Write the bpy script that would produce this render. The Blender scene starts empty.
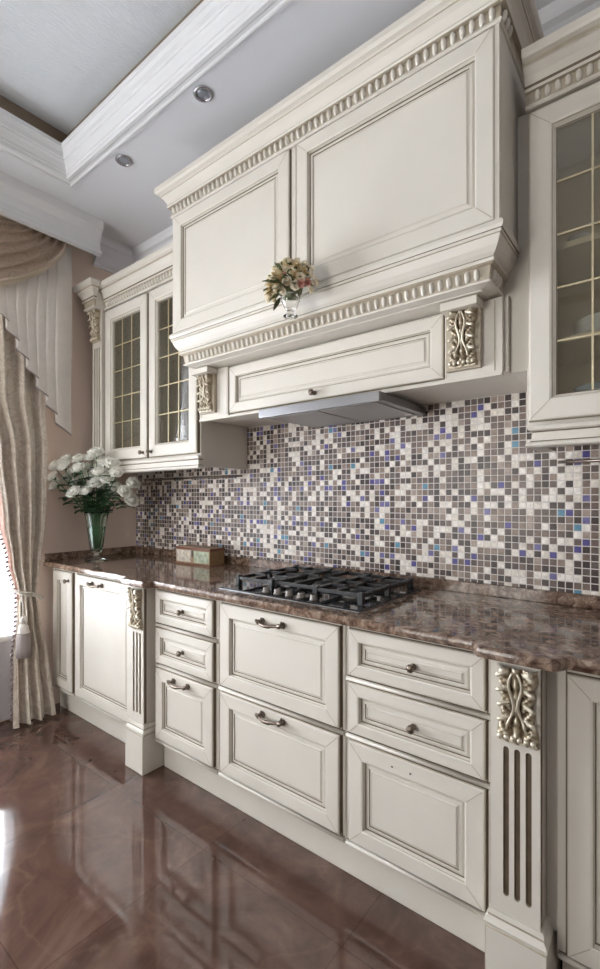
import bpy, bmesh, math, random
from mathutils import Vector, Matrix
C = bpy.context.scene.collection
R = random.Random(7)
PI = math.pi

# ------------------------------------------------------------------ materials
def nodes(name):
    m = bpy.data.materials.new(name); m.use_nodes = True
    nt = m.node_tree; b = nt.nodes['Principled BSDF']
    return m, nt, b
def N(nt, t, **k):
    n = nt.nodes.new(t)
    for a, v in k.items(): setattr(n, a, v)
    return n
def L(nt, a, b): nt.links.new(a, b)
def ramp(nt, stops, interp='LINEAR'):
    r = N(nt, 'ShaderNodeValToRGB'); cr = r.color_ramp; cr.interpolation = interp
    while len(cr.elements) < len(stops): cr.elements.new(0.5)
    for e, (p, c) in zip(cr.elements, stops):
        e.position = p; e.color = (*c, 1)
    return r
def simple(name, col, rough=0.5, metal=0.0, bump=0.0, bscale=80, var=0.0, **kw):
    m, nt, b = nodes(name)
    b.inputs['Base Color'].default_value = (*col, 1)
    b.inputs['Roughness'].default_value = rough; b.inputs['Metallic'].default_value = metal
    for k, v in kw.items(): b.inputs[k.replace('_', ' ')].default_value = v
    if bump or var:
        tc = N(nt, 'ShaderNodeTexCoord'); nz = N(nt, 'ShaderNodeTexNoise')
        nz.inputs['Scale'].default_value = bscale; nz.inputs['Detail'].default_value = 4
        L(nt, tc.outputs['Object'], nz.inputs['Vector'])
        if bump:
            bp = N(nt, 'ShaderNodeBump'); bp.inputs['Strength'].default_value = bump; bp.inputs['Distance'].default_value = .004
            L(nt, nz.outputs['Fac'], bp.inputs['Height']); L(nt, bp.outputs['Normal'], b.inputs['Normal'])
        if var:
            r = ramp(nt, [(.3, tuple(c*(1-var) for c in col)), (.7, tuple(min(1, c*(1+var)) for c in col))])
            L(nt, nz.outputs['Fac'], r.inputs['Fac']); L(nt, r.outputs['Color'], b.inputs['Base Color'])
    return m

M = {}
M['cream'] = simple('cream_paint', (.705, .665, .597), .44, var=.025, bscale=6)
M['patina'] = simple('brown_patina', (.155, .115, .075), .55, var=.15, bscale=30)
M['patina_soft'] = simple('soft_patina', (.46, .40, .31), .5, var=.12, bscale=30)
M['wallpaint'] = simple('beige_wall_paint', (.84, .69, .59), .8, bump=.1, bscale=150)
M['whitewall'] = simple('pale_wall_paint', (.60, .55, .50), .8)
M['ceiling'] = simple('ceiling_paint', (.82, .83, .87), .85)
M['mould'] = simple('moulding_paint', (.78, .79, .81), .6)
M['bronze'] = simple('aged_bronze', (.20, .16, .13), .32, .9, var=.3, bscale=120)
M['steel'] = simple('brushed_steel', (.30, .30, .31), .32, 1.0)
M['darksteel'] = simple('filter_steel', (.42, .41, .40), .4, .9)
M['brass'] = simple('brass_came', (.64, .56, .38), .4, .6)
M['iron'] = simple('cast_iron', (.018, .019, .022), .38, 0, bump=.2, bscale=300)
M['hobglass'] = simple('black_hob_glass', (.02, .022, .025), .06, 0)
M['knobsteel'] = simple('knob_steel', (.24, .22, .20), .35, .8)
M['interior'] = simple('cabinet_interior', (.70, .62, .49), .6)
M['china'] = simple('white_china', (.78, .80, .84), .12, bump=0)
M['bluechina'] = simple('blue_white_china', (.42, .52, .66), .15)
def petal(name, col):
    m, nt, b = nodes(name); nt.nodes.remove(b); out = nt.nodes['Material Output']
    d = N(nt, 'ShaderNodeBsdfDiffuse'); d.inputs['Color'].default_value = (*col, 1)
    t = N(nt, 'ShaderNodeBsdfTranslucent'); t.inputs['Color'].default_value = (*col, 1)
    a = N(nt, 'ShaderNodeMixShader'); a.inputs[0].default_value = .42; L(nt, d.outputs[0], a.inputs[1]); L(nt, t.outputs[0], a.inputs[2])
    L(nt, a.outputs[0], out.inputs['Surface']); return m
M['rose'] = petal('white_rose_petal', (.97, .96, .91))
M['leaf'] = simple('dark_green_leaf', (.035, .085, .035), .45, var=.5, bscale=25)
M['stem'] = simple('green_stem', (.05, .16, .06), .45)
M['gold_leaf'] = simple('gilded_carving', (.1, .1, .1))
M['lampglass'] = simple('lamp_lens', (.35, .37, .42), .15, .3)
M['chrome'] = simple('satin_chrome', (.55, .55, .58), .25, .9)
M['hole'] = simple('screw_hole_dark', (.10, .085, .065), .8)
M['black'] = simple('black_rubber', (.02, .02, .02), .6)
M['ivory'] = simple('ivory_window_frame', (.78, .77, .74), .4)

def glass(name, col=(1, 1, 1), rough=0.0, ior=1.45):
    m, nt, b = nodes(name)
    b.inputs['Base Color'].default_value = (*col, 1); b.inputs['Roughness'].default_value = rough
    b.inputs['Transmission Weight'].default_value = 1; b.inputs['IOR'].default_value = ior
    return m
M['vaseglass'] = glass('clear_vase_glass', (.86, .97, .92))
M['clearglass'] = glass('clear_pot_glass', (.97, .97, .97))
M['water'] = glass('vase_water', (.72, .90, .78), ior=1.33)
def thinglass(name, tint, haze=0.0):
    m, nt, b = nodes(name); nt.nodes.remove(b)
    out = nt.nodes['Material Output']
    t = N(nt, 'ShaderNodeBsdfTransparent'); t.inputs['Color'].default_value = (*tint, 1)
    g = N(nt, 'ShaderNodeBsdfGlossy'); g.inputs['Roughness'].default_value = .02
    fr = N(nt, 'ShaderNodeFresnel'); fr.inputs['IOR'].default_value = 1.6
    mx = N(nt, 'ShaderNodeMixShader'); L(nt, fr.outputs[0], mx.inputs[0]); L(nt, t.outputs[0], mx.inputs[1]); L(nt, g.outputs[0], mx.inputs[2])
    df = N(nt, 'ShaderNodeBsdfDiffuse'); df.inputs['Color'].default_value = (.64, .57, .43, 1)
    m2 = N(nt, 'ShaderNodeMixShader'); m2.inputs[0].default_value = haze; L(nt, mx.outputs[0], m2.inputs[1]); L(nt, df.outputs[0], m2.inputs[2])
    L(nt, m2.outputs[0], out.inputs['Surface'])
    return m
M['pane'] = thinglass('cabinet_glass', (.92, .92, .88), .06)
M['winpane'] = thinglass('window_glass', (.97, .98, .98))

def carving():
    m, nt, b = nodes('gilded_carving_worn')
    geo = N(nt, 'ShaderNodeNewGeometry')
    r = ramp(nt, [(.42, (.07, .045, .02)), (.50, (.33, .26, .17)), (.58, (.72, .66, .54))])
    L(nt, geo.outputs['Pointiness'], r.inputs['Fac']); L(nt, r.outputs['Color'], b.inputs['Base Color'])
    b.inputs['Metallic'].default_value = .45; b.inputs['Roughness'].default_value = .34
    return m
M['carving'] = carving()

def granite():
    m, nt, b = nodes('brown_granite')
    tc = N(nt, 'ShaderNodeTexCoord')
    n1 = N(nt, 'ShaderNodeTexNoise'); n1.inputs['Scale'].default_value = 34; n1.inputs['Detail'].default_value = 8; n1.inputs['Roughness'].default_value = .7; n1.inputs['Distortion'].default_value = .6
    n2 = N(nt, 'ShaderNodeTexVoronoi'); n2.inputs['Scale'].default_value = 34
    L(nt, tc.outputs['Object'], n1.inputs['Vector']); L(nt, tc.outputs['Object'], n2.inputs['Vector'])
    r1 = ramp(nt, [(.30, (.040, .022, .016)), (.42, (.115, .070, .050)), (.52, (.225, .155, .115)), (.62, (.36, .27, .21)), (.74, (.54, .45, .38))])
    L(nt, n1.outputs['Fac'], r1.inputs['Fac'])
    r2 = ramp(nt, [(0, (.45, .36, .30)), (.35, (.9, .9, .9)), (1, (1.25, 1.2, 1.15))])
    L(nt, n2.outputs['Distance'], r2.inputs['Fac'])
    mx = N(nt, 'ShaderNodeMix', data_type='RGBA', blend_type='MULTIPLY'); mx.inputs['Factor'].default_value = .8
    L(nt, r1.outputs['Color'], mx.inputs['A']); L(nt, r2.outputs['Color'], mx.inputs['B'])
    L(nt, mx.outputs['Result'], b.inputs['Base Color'])
    b.inputs['Roughness'].default_value = .09
    return m
M['granite'] = granite()

def mosaic():
    m, nt, b = nodes('glass_stone_mosaic')
    P = .0259
    tc = N(nt, 'ShaderNodeTexCoord'); sp = N(nt, 'ShaderNodeSeparateXYZ'); L(nt, tc.outputs['Object'], sp.inputs[0])
    def mth(op, a, bb=None):
        n = N(nt, 'ShaderNodeMath', operation=op)
        for i, v in enumerate((a, bb)):
            if v is None: continue
            if isinstance(v, (int, float)): n.inputs[i].default_value = v
            else: L(nt, v, n.inputs[i])
        return n.outputs[0]
    ux = mth('DIVIDE', sp.outputs['X'], P); uz = mth('DIVIDE', sp.outputs['Z'], P)
    cx = mth('FLOOR', ux); cz = mth('FLOOR', uz); fx = mth('FRACT', ux); fz = mth('FRACT', uz)
    cb = N(nt, 'ShaderNodeCombineXYZ'); L(nt, cx, cb.inputs[0]); L(nt, cz, cb.inputs[1])
    wn = N(nt, 'ShaderNodeTexWhiteNoise', noise_dimensions='2D'); L(nt, cb.outputs[0], wn.inputs['Vector'])
    cols = ramp(nt, [(0, (.74, .68, .61)), (.12, (.82, .77, .72)), (.27, (.048, .033, .031)), (.39, (.080, .058, .052)), (.50, (.125, .094, .083)),
                     (.61, (.185, .132, .108)), (.71, (.27, .200, .162)), (.80, (.15, .106, .092)), (.88, (.36, .285, .240)), (.925, (.080, .066, .24)), (.955, (.16, .14, .31)), (.982, (.10, .25, .36))], 'CONSTANT')
    L(nt, wn.outputs['Value'], cols.inputs['Fac'])
    # mottling inside each stone tile
    nz = N(nt, 'ShaderNodeTexNoise'); nz.inputs['Scale'].default_value = 70; nz.inputs['Detail'].default_value = 3; L(nt, tc.outputs['Object'], nz.inputs['Vector'])
    rr = ramp(nt, [(.3, (.72, .72, .72)), (.7, (1.25, 1.25, 1.25))]); L(nt, nz.outputs['Fac'], rr.inputs['Fac'])
    mm = N(nt, 'ShaderNodeMix', data_type='RGBA', blend_type='MULTIPLY'); mm.inputs['Factor'].default_value = .7
    L(nt, cols.outputs['Color'], mm.inputs['A']); L(nt, rr.outputs['Color'], mm.inputs['B'])
    dx = mth('ABSOLUTE', mth('SUBTRACT', fx, .5)); dz = mth('ABSOLUTE', mth('SUBTRACT', fz, .5))
    mxd = mth('MAXIMUM', dx, dz)
    g = mth('GREATER_THAN', mxd, .435)
    mx = N(nt, 'ShaderNodeMix', data_type='RGBA'); L(nt, g, mx.inputs['Factor']); L(nt, mm.outputs['Result'], mx.inputs['A']); mx.inputs['B'].default_value = (.66, .61, .57, 1)
    L(nt, mx.outputs['Result'], b.inputs['Base Color'])
    rg = mth('ADD', mth('MULTIPLY', g, .35), .30); L(nt, rg, b.inputs['Roughness'])
    h = N(nt, 'ShaderNodeMapRange'); h.inputs[1].default_value = .38; h.inputs[2].default_value = .47; h.inputs[3].default_value = 1; h.inputs[4].default_value = 0
    L(nt, mxd, h.inputs[0])
    tilt = mth('ADD', h.outputs[0], mth('MULTIPLY', wn.outputs['Value'], .25))
    b.inputs['IOR'].default_value = 1.40
    bp = N(nt, 'ShaderNodeBump'); bp.inputs['Strength'].default_value = .55; bp.inputs['Distance'].default_value = .0015
    L(nt, tilt, bp.inputs['Height']); L(nt, bp.outputs['Normal'], b.inputs['Normal'])
    return m
M['mosaic'] = mosaic()

def floor_mat():
    m, nt, b = nodes('brown_marble_tile')
    tc = N(nt, 'ShaderNodeTexCoord')
    n1 = N(nt, 'ShaderNodeTexNoise'); n1.inputs['Scale'].default_value = 2.6; n1.inputs['Detail'].default_value = 10; n1.inputs['Roughness'].default_value = .66; n1.inputs['Distortion'].default_value = 1.6
    L(nt, tc.outputs['Object'], n1.inputs['Vector'])
    r = ramp(nt, [(.28, (.055, .029, .021)), (.45, (.090, .048, .036)), (.58, (.124, .070, .053)), (.75, (.18, .11, .086))])
    L(nt, n1.outputs['Fac'], r.inputs['Fac'])
    w = N(nt, 'ShaderNodeTexVoronoi', feature='DISTANCE_TO_EDGE'); w.inputs['Scale'].default_value = 2.3
    n3 = N(nt, 'ShaderNodeTexNoise'); n3.inputs['Scale'].default_value = 3; n3.inputs['Detail'].default_value = 6
    L(nt, tc.outputs['Object'], n3.inputs['Vector'])
    vm = N(nt, 'ShaderNodeMix', data_type='RGBA'); vm.inputs['Factor'].default_value = .35
    L(nt, tc.outputs['Object'], vm.inputs['A']); L(nt, n3.outputs['Color'], vm.inputs['B']); L(nt, vm.outputs['Result'], w.inputs['Vector'])
    vr = ramp(nt, [(0, (1, 1, 1)), (.012, (.25, .25, .25)), (.03, (0, 0, 0))]); L(nt, w.outputs['Distance'], vr.inputs['Fac'])
    mv = N(nt, 'ShaderNodeMix', data_type='RGBA'); mv.inputs['B'].default_value = (.33, .21, .15, 1)
    vf = N(nt, 'ShaderNodeMath', operation='MULTIPLY'); vf.inputs[1].default_value = .10; L(nt, vr.outputs['Color'], vf.inputs[0]); L(nt, vf.outputs[0], mv.inputs['Factor'])
    L(nt, r.outputs['Color'], mv.inputs['A'])
    br = N(nt, 'ShaderNodeTexBrick'); br.offset = 0
    br.inputs['Scale'].default_value = 1; br.inputs['Brick Width'].default_value = .6; br.inputs['Row Height'].default_value = .6; br.inputs['Mortar Size'].default_value = .0022
    br.inputs['Color1'].default_value = (.95, .95, .95, 1); br.inputs['Color2'].default_value = (1.05, 1.05, 1.05, 1); br.inputs['Mortar'].default_value = (.7, .66, .64, 1)
    mp = N(nt, 'ShaderNodeMapping'); mp.inputs['Rotation'].default_value = (0, 0, 0); mp.inputs['Location'].default_value = (.12, .2, 0)
    L(nt, tc.outputs['Object'], mp.inputs['Vector']); L(nt, mp.outputs['Vector'], br.inputs['Vector'])
    mm = N(nt, 'ShaderNodeMix', data_type='RGBA', blend_type='MULTIPLY'); mm.inputs['Factor'].default_value = 1
    L(nt, mv.outputs['Result'], mm.inputs['A']); L(nt, br.outputs['Color'], mm.inputs['B'])
    L(nt, mm.outputs['Result'], b.inputs['Base Color'])
    b.inputs['Roughness'].default_value = .055; b.inputs['IOR'].default_value = 1.7
    return m
M['floor'] = floor_mat()

def fabric(name, base, dark, scale=7, rough=.75, sheen=.3, trans=0):
    m, nt, b = nodes(name)
    tc = N(nt, 'ShaderNodeTexCoord')
    n1 = N(nt, 'ShaderNodeTexNoise'); n1.inputs['Scale'].default_value = scale; n1.inputs['Detail'].default_value = 3; n1.inputs['Distortion'].default_value = 2.5
    L(nt, tc.outputs['Object'], n1.inputs['Vector'])
    r = ramp(nt, [(.40, base), (.50, dark), (.56, base), (.66, tuple(.5*(a+c) for a, c in zip(base, dark)))])
    L(nt, n1.outputs['Fac'], r.inputs['Fac']); L(nt, r.outputs['Color'], b.inputs['Base Color'])
    b.inputs['Roughness'].default_value = rough; b.inputs['Sheen Weight'].default_value = sheen
    return m
M['drape'] = fabric('beige_damask', (.76, .68, .585), (.60, .51, .42))
M['swag'] = fabric('taupe_satin', (.58, .46, .365), (.47, .365, .28), rough=.45)
M['jabot'] = fabric('pale_mauve_satin', (.72, .67, .625), (.69, .64, .595), 4, rough=.5)
M['lining'] = simple('dusky_pink_lining', (.50, .30, .24), .6)
M['fringe'] = simple('mauve_fringe', (.30, .24, .25), .7)
M['trimband'] = simple('ivory_braid', (.66, .58, .47), .7)
M['cord'] = simple('cream_cord', (.62, .56, .50), .6, bump=.4, bscale=200)
M['tassel'] = simple('grey_tassel', (.36, .31, .30), .7, bump=.6, bscale=250)
def sheer():
    m, nt, b = nodes('sheer_voile'); nt.nodes.remove(b); out = nt.nodes['Material Output']
    t = N(nt, 'ShaderNodeBsdfTransparent'); t.inputs['Color'].default_value = (.95, .96, 1, 1)
    tl = N(nt, 'ShaderNodeBsdfTranslucent'); tl.inputs['Color'].default_value = (.82, .83, .88, 1)
    d = N(nt, 'ShaderNodeBsdfDiffuse'); d.inputs['Color'].default_value = (.82, .83, .88, 1)
    a = N(nt, 'ShaderNodeMixShader'); a.inputs[0].default_value = .5; L(nt, tl.outputs[0], a.inputs[1]); L(nt, d.outputs[0], a.inputs[2])
    c = N(nt, 'ShaderNodeMixShader'); c.inputs[0].default_value = .7; L(nt, t.outputs[0], c.inputs[1]); L(nt, a.outputs[0], c.inputs[2])
    L(nt, c.outputs[0], out.inputs['Surface']); return m
M['sheer'] = sheer()
def tray_mat():
    m, nt, b = nodes('embossed_ceiling_paper'); b.inputs['Base Color'].default_value = (.74, .77, .81, 1); b.inputs['Roughness'].default_value = .75
    tc = N(nt, 'ShaderNodeTexCoord'); n = N(nt, 'ShaderNodeTexNoise'); n.inputs['Scale'].default_value = 14; n.inputs['Detail'].default_value = 3
    w = N(nt, 'ShaderNodeTexWave'); w.inputs['Scale'].default_value = 22; w.inputs['Distortion'].default_value = 6; w.inputs['Detail'].default_value = 2
    L(nt, tc.outputs['Object'], n.inputs['Vector']); L(nt, tc.outputs['Object'], w.inputs['Vector'])
    mu = N(nt, 'ShaderNodeMath', operation='MULTIPLY'); L(nt, n.outputs['Fac'], mu.inputs[0]); L(nt, w.outputs['Fac'], mu.inputs[1])
    bp = N(nt, 'ShaderNodeBump'); bp.inputs['Strength'].default_value = .35; bp.inputs['Distance'].default_value = .006
    L(nt, mu.outputs[0], bp.inputs['Height']); L(nt, bp.outputs['Normal'], b.inputs['Normal']); return m
M['tray'] = tray_mat(); M['tray_side'] = simple('bronze_cove_paint', (.22, .17, .12), .5)

# ------------------------------------------------------------------ mesh builder
class MB:
    def __init__(s): s.bm = bmesh.new(); s.mats = []
    def mi(s, k):
        if k not in s.mats: s.mats.append(k)
        return s.mats.index(k)
    def face(s, vs, k, smooth=False):
        try: f = s.bm.faces.new(vs)
        except ValueError: return None
        f.material_index = s.mi(k); f.smooth = smooth; return f
    def v(s, p): return s.bm.verts.new(p)
    def box(s, x0, x1, y0, y1, z0, z1, k='cream', bev=0.0):
        if x0 > x1: x0, x1 = x1, x0
        if y0 > y1: y0, y1 = y1, y0
        if z0 > z1: z0, z1 = z1, z0
        vs = [s.v((x, y, z)) for x in (x0, x1) for y in (y0, y1) for z in (z0, z1)]
        fs = [s.face([vs[i] for i in q], k) for q in ((0, 1, 3, 2), (4, 6, 7, 5), (0, 4, 5, 1), (2, 3, 7, 6), (0, 2, 6, 4), (1, 5, 7, 3))]
        if bev:
            es = {e for f in fs for e in f.edges}
            bmesh.ops.bevel(s.bm, geom=list(es), offset=bev, segments=2, affect='EDGES', profile=.6)
        return s
    def rings(s, x0, x1, z0, z1, yb, rs, fill=None, close=False):
        """rs: (inset, outward, mat); plane facing -y; yb is the base plane"""
        loops = []
        for (i, o, k) in rs:
            i = min(i, (x1-x0)/2-.001, (z1-z0)/2-.001)
            loops.append([s.v(p) for p in ((x0+i, yb-o, z0+i), (x1-i, yb-o, z0+i), (x1-i, yb-o, z1-i), (x0+i, yb-o, z1-i))])
        for j in range(1, len(loops)):
            for q in range(4):
                s.face([loops[j-1][q], loops[j-1][(q+1) % 4], loops[j][(q+1) % 4], loops[j][q]], rs[j][2])
        if fill: s.face(loops[-1], fill)
        if close:
            for q in range(4): s.face([loops[-1][q], loops[-1][(q+1) % 4], loops[0][(q+1) % 4], loops[0][q]], rs[0][2])
        return s
    def mitre(s, x0, x1, z0, z1, y, i0, i1, k='patina_soft', w=.0011):
        for (ax, sx) in ((x0, 1), (x1, -1)):
            for (az, sz) in ((z0, 1), (z1, -1)):
                p0 = (ax+sx*i0, az+sz*i0); p1 = (ax+sx*i1, az+sz*i1)
                ox, oz = -sx*sz*w*.7*sz, sz*w*.7*1
                ox, oz = w*.7*sx, -w*.7*sz
                a = [s.v((p0[0]+ox, y, p0[1]+oz)), s.v((p1[0]+ox, y, p1[1]+oz)), s.v((p1[0]-ox, y, p1[1]-oz)), s.v((p0[0]-ox, y, p0[1]-oz))]
                s.face(a, k)
        return s
    def sweep(s, path, prof, mats, closed=False, capk=None, smooth=False):
        """path (x,y); prof (out, z); out is to the right of travel"""
        n = len(path); rows = []
        for i, p in enumerate(path):
            def d(a, b):
                v = Vector((b[0]-a[0], b[1]-a[1])); return v.normalized()
            if closed or 0 < i < n-1:
                d1 = d(path[i-1], p); d2 = d(p, path[(i+1) % n])
            elif i == 0: d1 = d2 = d(p, path[1])
            else: d1 = d2 = d(path[i-1], p)
            n1 = Vector((d1.y, -d1.x)); n2 = Vector((d2.y, -d2.x)); m = (n1+n2)/(1+n1.dot(n2))
            rows.append([s.v((p[0]+m.x*e, p[1]+m.y*e, z)) for e, z in prof])
        rng = range(n) if closed else range(n-1)
        for i in rng:
            a, b = rows[i], rows[(i+1) % n]
            for j in range(len(prof)-1):
                k = mats[j] if isinstance(mats, (list, tuple)) else mats
                s.face([a[j], b[j], b[j+1], a[j+1]], k, smooth)
        if not closed:
            k = capk or (mats[0] if isinstance(mats, (list, tuple)) else mats)
            s.face(rows[0], k); s.face(rows[-1][::-1], k)
        return s
    def lathe(s, c, prof, k, seg=20, flute=0, axis='z', smooth=True, capb=True, capt=True):
        rows = []
        for r, h in prof:
            row = []
            for i in range(seg):
                a = 2*PI*i/seg; rr = r*(1+(flute*math.cos(a*8) if flute else 0))
                p = (rr*math.cos(a), rr*math.sin(a), h)
                if axis == 'y': p = (p[0], -p[2], p[1])
                if axis == 'x': p = (p[2], p[0], p[1])
                row.append(s.v((c[0]+p[0], c[1]+p[1], c[2]+p[2])))
            rows.append(row)
        for a, b in zip(rows, rows[1:]):
            for i in range(seg): s.face([a[i], a[(i+1) % seg], b[(i+1) % seg], b[i]], k, smooth)
        if capb: s.face(rows[0][::-1], k)
        if capt: s.face(rows[-1], k)
        return s
    def tube(s, pts, rad, k, seg=8, smooth=True, flat=1.0):
        pts = [Vector(p) for p in pts]; n = len(pts)
        rads = rad if isinstance(rad, (list, tuple)) else [rad]*n
        rows = []; up = Vector((0, -1, 0.13))
        for i, p in enumerate(pts):
            t = (pts[min(i+1, n-1)]-pts[max(i-1, 0)]).normalized()
            a = t.cross(up)
            if a.length < .05: a = t.cross(Vector((1, 0, 0)))
            a.normalize(); b = t.cross(a).normalized()
            rows.append([s.v(p+(a*math.cos(2*PI*j/seg)+b*math.sin(2*PI*j/seg)*flat)*rads[i]) for j in range(seg)])
        for a, b in zip(rows, rows[1:]):
            for i in range(seg): s.face([a[i], a[(i+1) % seg], b[(i+1) % seg], b[i]], k, smooth)
        s.face(rows[0][::-1], k); s.face(rows[-1], k)
        return s
    def ball(s, c, r, k, sc=(1, 1, 1), seg=8):
        bmv = bmesh.ops.create_uvsphere(s.bm, u_segments=seg, v_segments=max(4, seg-2), radius=r, matrix=Matrix.Translation(c) @ Matrix.Diagonal((*sc, 1)))
        for f in {f for v in bmv['verts'] for f in v.link_faces}: f.material_index = s.mi(k); f.smooth = True
        return s
    def grid(s, fn, nu, nv, k, smooth=True, thick=0):
        g = [[s.v(fn(i/nu, j/nv)) for j in range(nv+1)] for i in range(nu+1)]
        for i in range(nu):
            for j in range(nv): 
                kk = k(i/nu, j/nv) if callable(k) else k
                s.face([g[i][j], g[i+1][j], g[i+1][j+1], g[i][j+1]], kk, smooth)
        return s
    def build(s, name, parent=None, loc=None, recalc=True, solid=0):
        if recalc: bmesh.ops.recalc_face_normals(s.bm, faces=s.bm.faces)
        off = Vector(loc) if loc else (origin(parent) if parent else Vector((0, 0, 0)))
        if off.length: bmesh.ops.translate(s.bm, verts=s.bm.verts, vec=-off)
        me = bpy.data.meshes.new(name); s.bm.to_mesh(me); s.bm.free()
        for k in s.mats: me.materials.append(M[k])
        o = bpy.data.objects.new(name, me); C.objects.link(o)
        if parent: o.parent = parent
        elif loc: o.location = loc
        if solid:
            md = o.modifiers.new('thickness', 'SOLIDIFY'); md.thickness = solid; md.offset = 0
        return o
def origin(o):
    v = Vector((0, 0, 0))
    while o: v += o.location; o = o.parent
    return v
def tag(o, label=None, cat=None, group=None, kind=None):
    for k, v in (('label', label), ('category', cat), ('group', group), ('kind', kind)):
        if v: o[k] = v
    return o
def thing(name, label, cat, loc=(0, 0, 0), group=None):
    o = bpy.data.objects.new(name, None); C.objects.link(o); o.location = loc; o.empty_display_size = .05
    return tag(o, label, cat, group)
def struct(o): o['kind'] = 'structure'; return o
def dup(o, parent=None, loc=None, name=None):
    c = o.copy(); C.objects.link(c)
    if parent: c.parent = parent
    if loc: c.location = loc
    for ch in list(o.children): dup(ch, c)
    return c

# ------------------------------------------------------------------ room
RX, RY, H = 5.4, -4.6, 3.0
m = MB(); m.box(-.3, RX+.3, RY-.3, .3, -.1, 0, 'floor'); struct(m.build('floor'))
m = MB(); m.box(-.2, RX+.2, 0, .2, 0, 3.3, 'wallpaint'); struct(m.build('wall_back'))
m = MB(); m.box(RX, RX+.2, RY, -.001, 0, 3.3, 'whitewall'); struct(m.build('wall_right'))
WIN = [(-2.35, -.76), (-4.15, -2.85)]; WZ0, WZ1 = .465, 2.62
m = MB()
for (a, b) in ((-.76, -.001), (-2.85, -2.35), (RY, -4.15)): m.box(-.2, 0, a, b, 0, 3.3, 'wallpaint')
for (a, b) in WIN: m.box(-.2, 0, a, b, 0, WZ0, 'wallpaint'); m.box(-.2, 0, a, b, WZ1, 3.3, 'wallpaint')
struct(m.build('wall_left'))
FILL_WIN = [(.2, 1.8)]; FZ0, FZ1 = .5, 2.6  # unseen front-wall window, added to let in fill light
m = MB()
for (a, b) in ((-.2, .2), (1.8, RX+.2)): m.box(a, b, RY-.2, RY, 0, 3.3, 'whitewall')
for (a, b) in FILL_WIN: m.box(a, b, RY-.2, RY, 0, FZ0, 'whitewall'); m.box(a, b, RY-.2, RY, FZ1, 3.3, 'whitewall')
struct(m.build('wall_front'))
wi = 0
for (a, b) in WIN:
    wi += 1; w = bpy.data.objects.new('window_%d' % wi, None); C.objects.link(w); w.location = (-.1, (a+b)/2, WZ0); struct(w)
    m = MB()
    for (p, q, r, t) in ((a, b, WZ0, WZ0+.06), (a, b, WZ1-.06, WZ1), (a, a+.06, WZ0+.06, WZ1-.06), (b-.06, b, WZ0+.06, WZ1-.06), ((a+b)/2-.04, (a+b)/2+.04, WZ0+.06, WZ1-.06)):
        m.box(-.13, -.06, p, q, r, t, 'ivory')
    m.build('window_frame', w)
    m = MB(); m.box(-.098, -.092, a+.06, b-.06, WZ0+.06, WZ1-.06, 'winpane'); m.build('window_pane', w)
    m = MB(); m.box(-.06, .03, a+.002, b-.002, WZ0-.0, WZ0+.03, 'ivory', .004); m.build('window_sill', w)
for (a, b) in FILL_WIN:  # window object for the added fill opening behind the camera
    wi += 1; w = bpy.data.objects.new('window_%d' % wi, None); C.objects.link(w); w.location = ((a+b)/2, RY-.1, FZ0); struct(w)
    m = MB()
    for (p, q, r, t) in ((a, b, FZ0, FZ0+.06), (a, b, FZ1-.06, FZ1), (a, a+.06, FZ0+.06, FZ1-.06), (b-.06, b, FZ0+.06, FZ1-.06), ((a+b)/2-.04, (a+b)/2+.04, FZ0+.06, FZ1-.06)):
        m.box(p, q, RY-.13, RY-.06, r, t, 'ivory')
    m.build('window_frame', w)
    m = MB(); m.box(a+.06, b-.06, RY-.098, RY-.092, FZ0+.06, FZ1-.06, 'winpane'); m.build('window_pane', w)
# ceiling with tray
TX0, TX1, TY0, TY1, TZ = .486, 4.75, -3.9, -.73, 3.225
m = MB()
o_ = [(-.2, RY-.2), (RX+.2, RY-.2), (RX+.2, .2), (-.2, .2)]; i_ = [(TX0, TY0), (TX1, TY0), (TX1, TY1), (TX0, TY1)]
vo = [m.v((*p, H)) for p in o_]; vi = [m.v((*p, H)) for p in i_]; vt = [m.v((*p, TZ)) for p in i_]; vz = [m.v((*p, 3.3)) for p in o_]
for q in range(4):
    r = (q+1) % 4
    m.face([vo[q], vo[r], vi[r], vi[q]], 'ceiling'); m.face([vi[q], vi[r], vt[r], vt[q]], 'tray_side'); m.face([vo[q], vo[r], vz[r], vz[q]], 'ceiling')
m.face(vt, 'tray'); m.face(vz, 'ceiling')
struct(m.build('ceiling'))
# tray moulding (right of travel must face the tray centre: travel clockwise seen from above)
path = [(TX0, TY0), (TX0, TY1), (TX1, TY1), (TX1, TY0)]
prof = [(-.050, 2.9995), (-.050, 2.988), (-.040, 2.984), (-.034, 2.986), (-.032, 2.992), (-.022, 2.993), (-.012, 2.987), (.002, 2.986), (.007, 2.992), (.007, 3.006), (.012, 3.010), (.012, 3.020), (.016, 3.030), (.022, 3.045), (.030, 3.055), (.030, 3.062), (.036, 3.066), (.038, 3.090), (.046, 3.104), (.052, 3.106), (.054, 3.125), (.002, 3.128)]
m = MB(); m.sweep(path, prof, 'mould', closed=True); struct(m.build('trim_1'))
# wall cornice back wall and left wall corner
cor = [(.0, 2.83), (.012, 2.832), (.016, 2.845), (.03, 2.86), (.05, 2.90), (.075, 2.945), (.095, 2.955), (.10, 2.985), (.11, 2.999), (0, 2.999)]
m = MB(); m.sweep([(0, -.33), (0, 0), (RX, 0)], cor, 'ceiling', capk='ceiling'); struct(m.build('trim_2'))
# pelmet cornice over the window curtains
pel = [(x+.115, z-.035 if z < 2.99 else z) for x, z in ((.085, 2.845), (.085, 2.835), (.105, 2.83), (.125, 2.838), (.122, 2.856), (.108, 2.866), (.108, 2.90), (.118, 2.945), (.135, 2.975), (.145, 2.985), (.147, 2.999), (.085, 2.999))]
m = MB(); m.sweep([(0, RY+.02), (0, -.40)], pel, 'mould', capk='mould'); struct(m.build('trim_3'))

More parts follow.
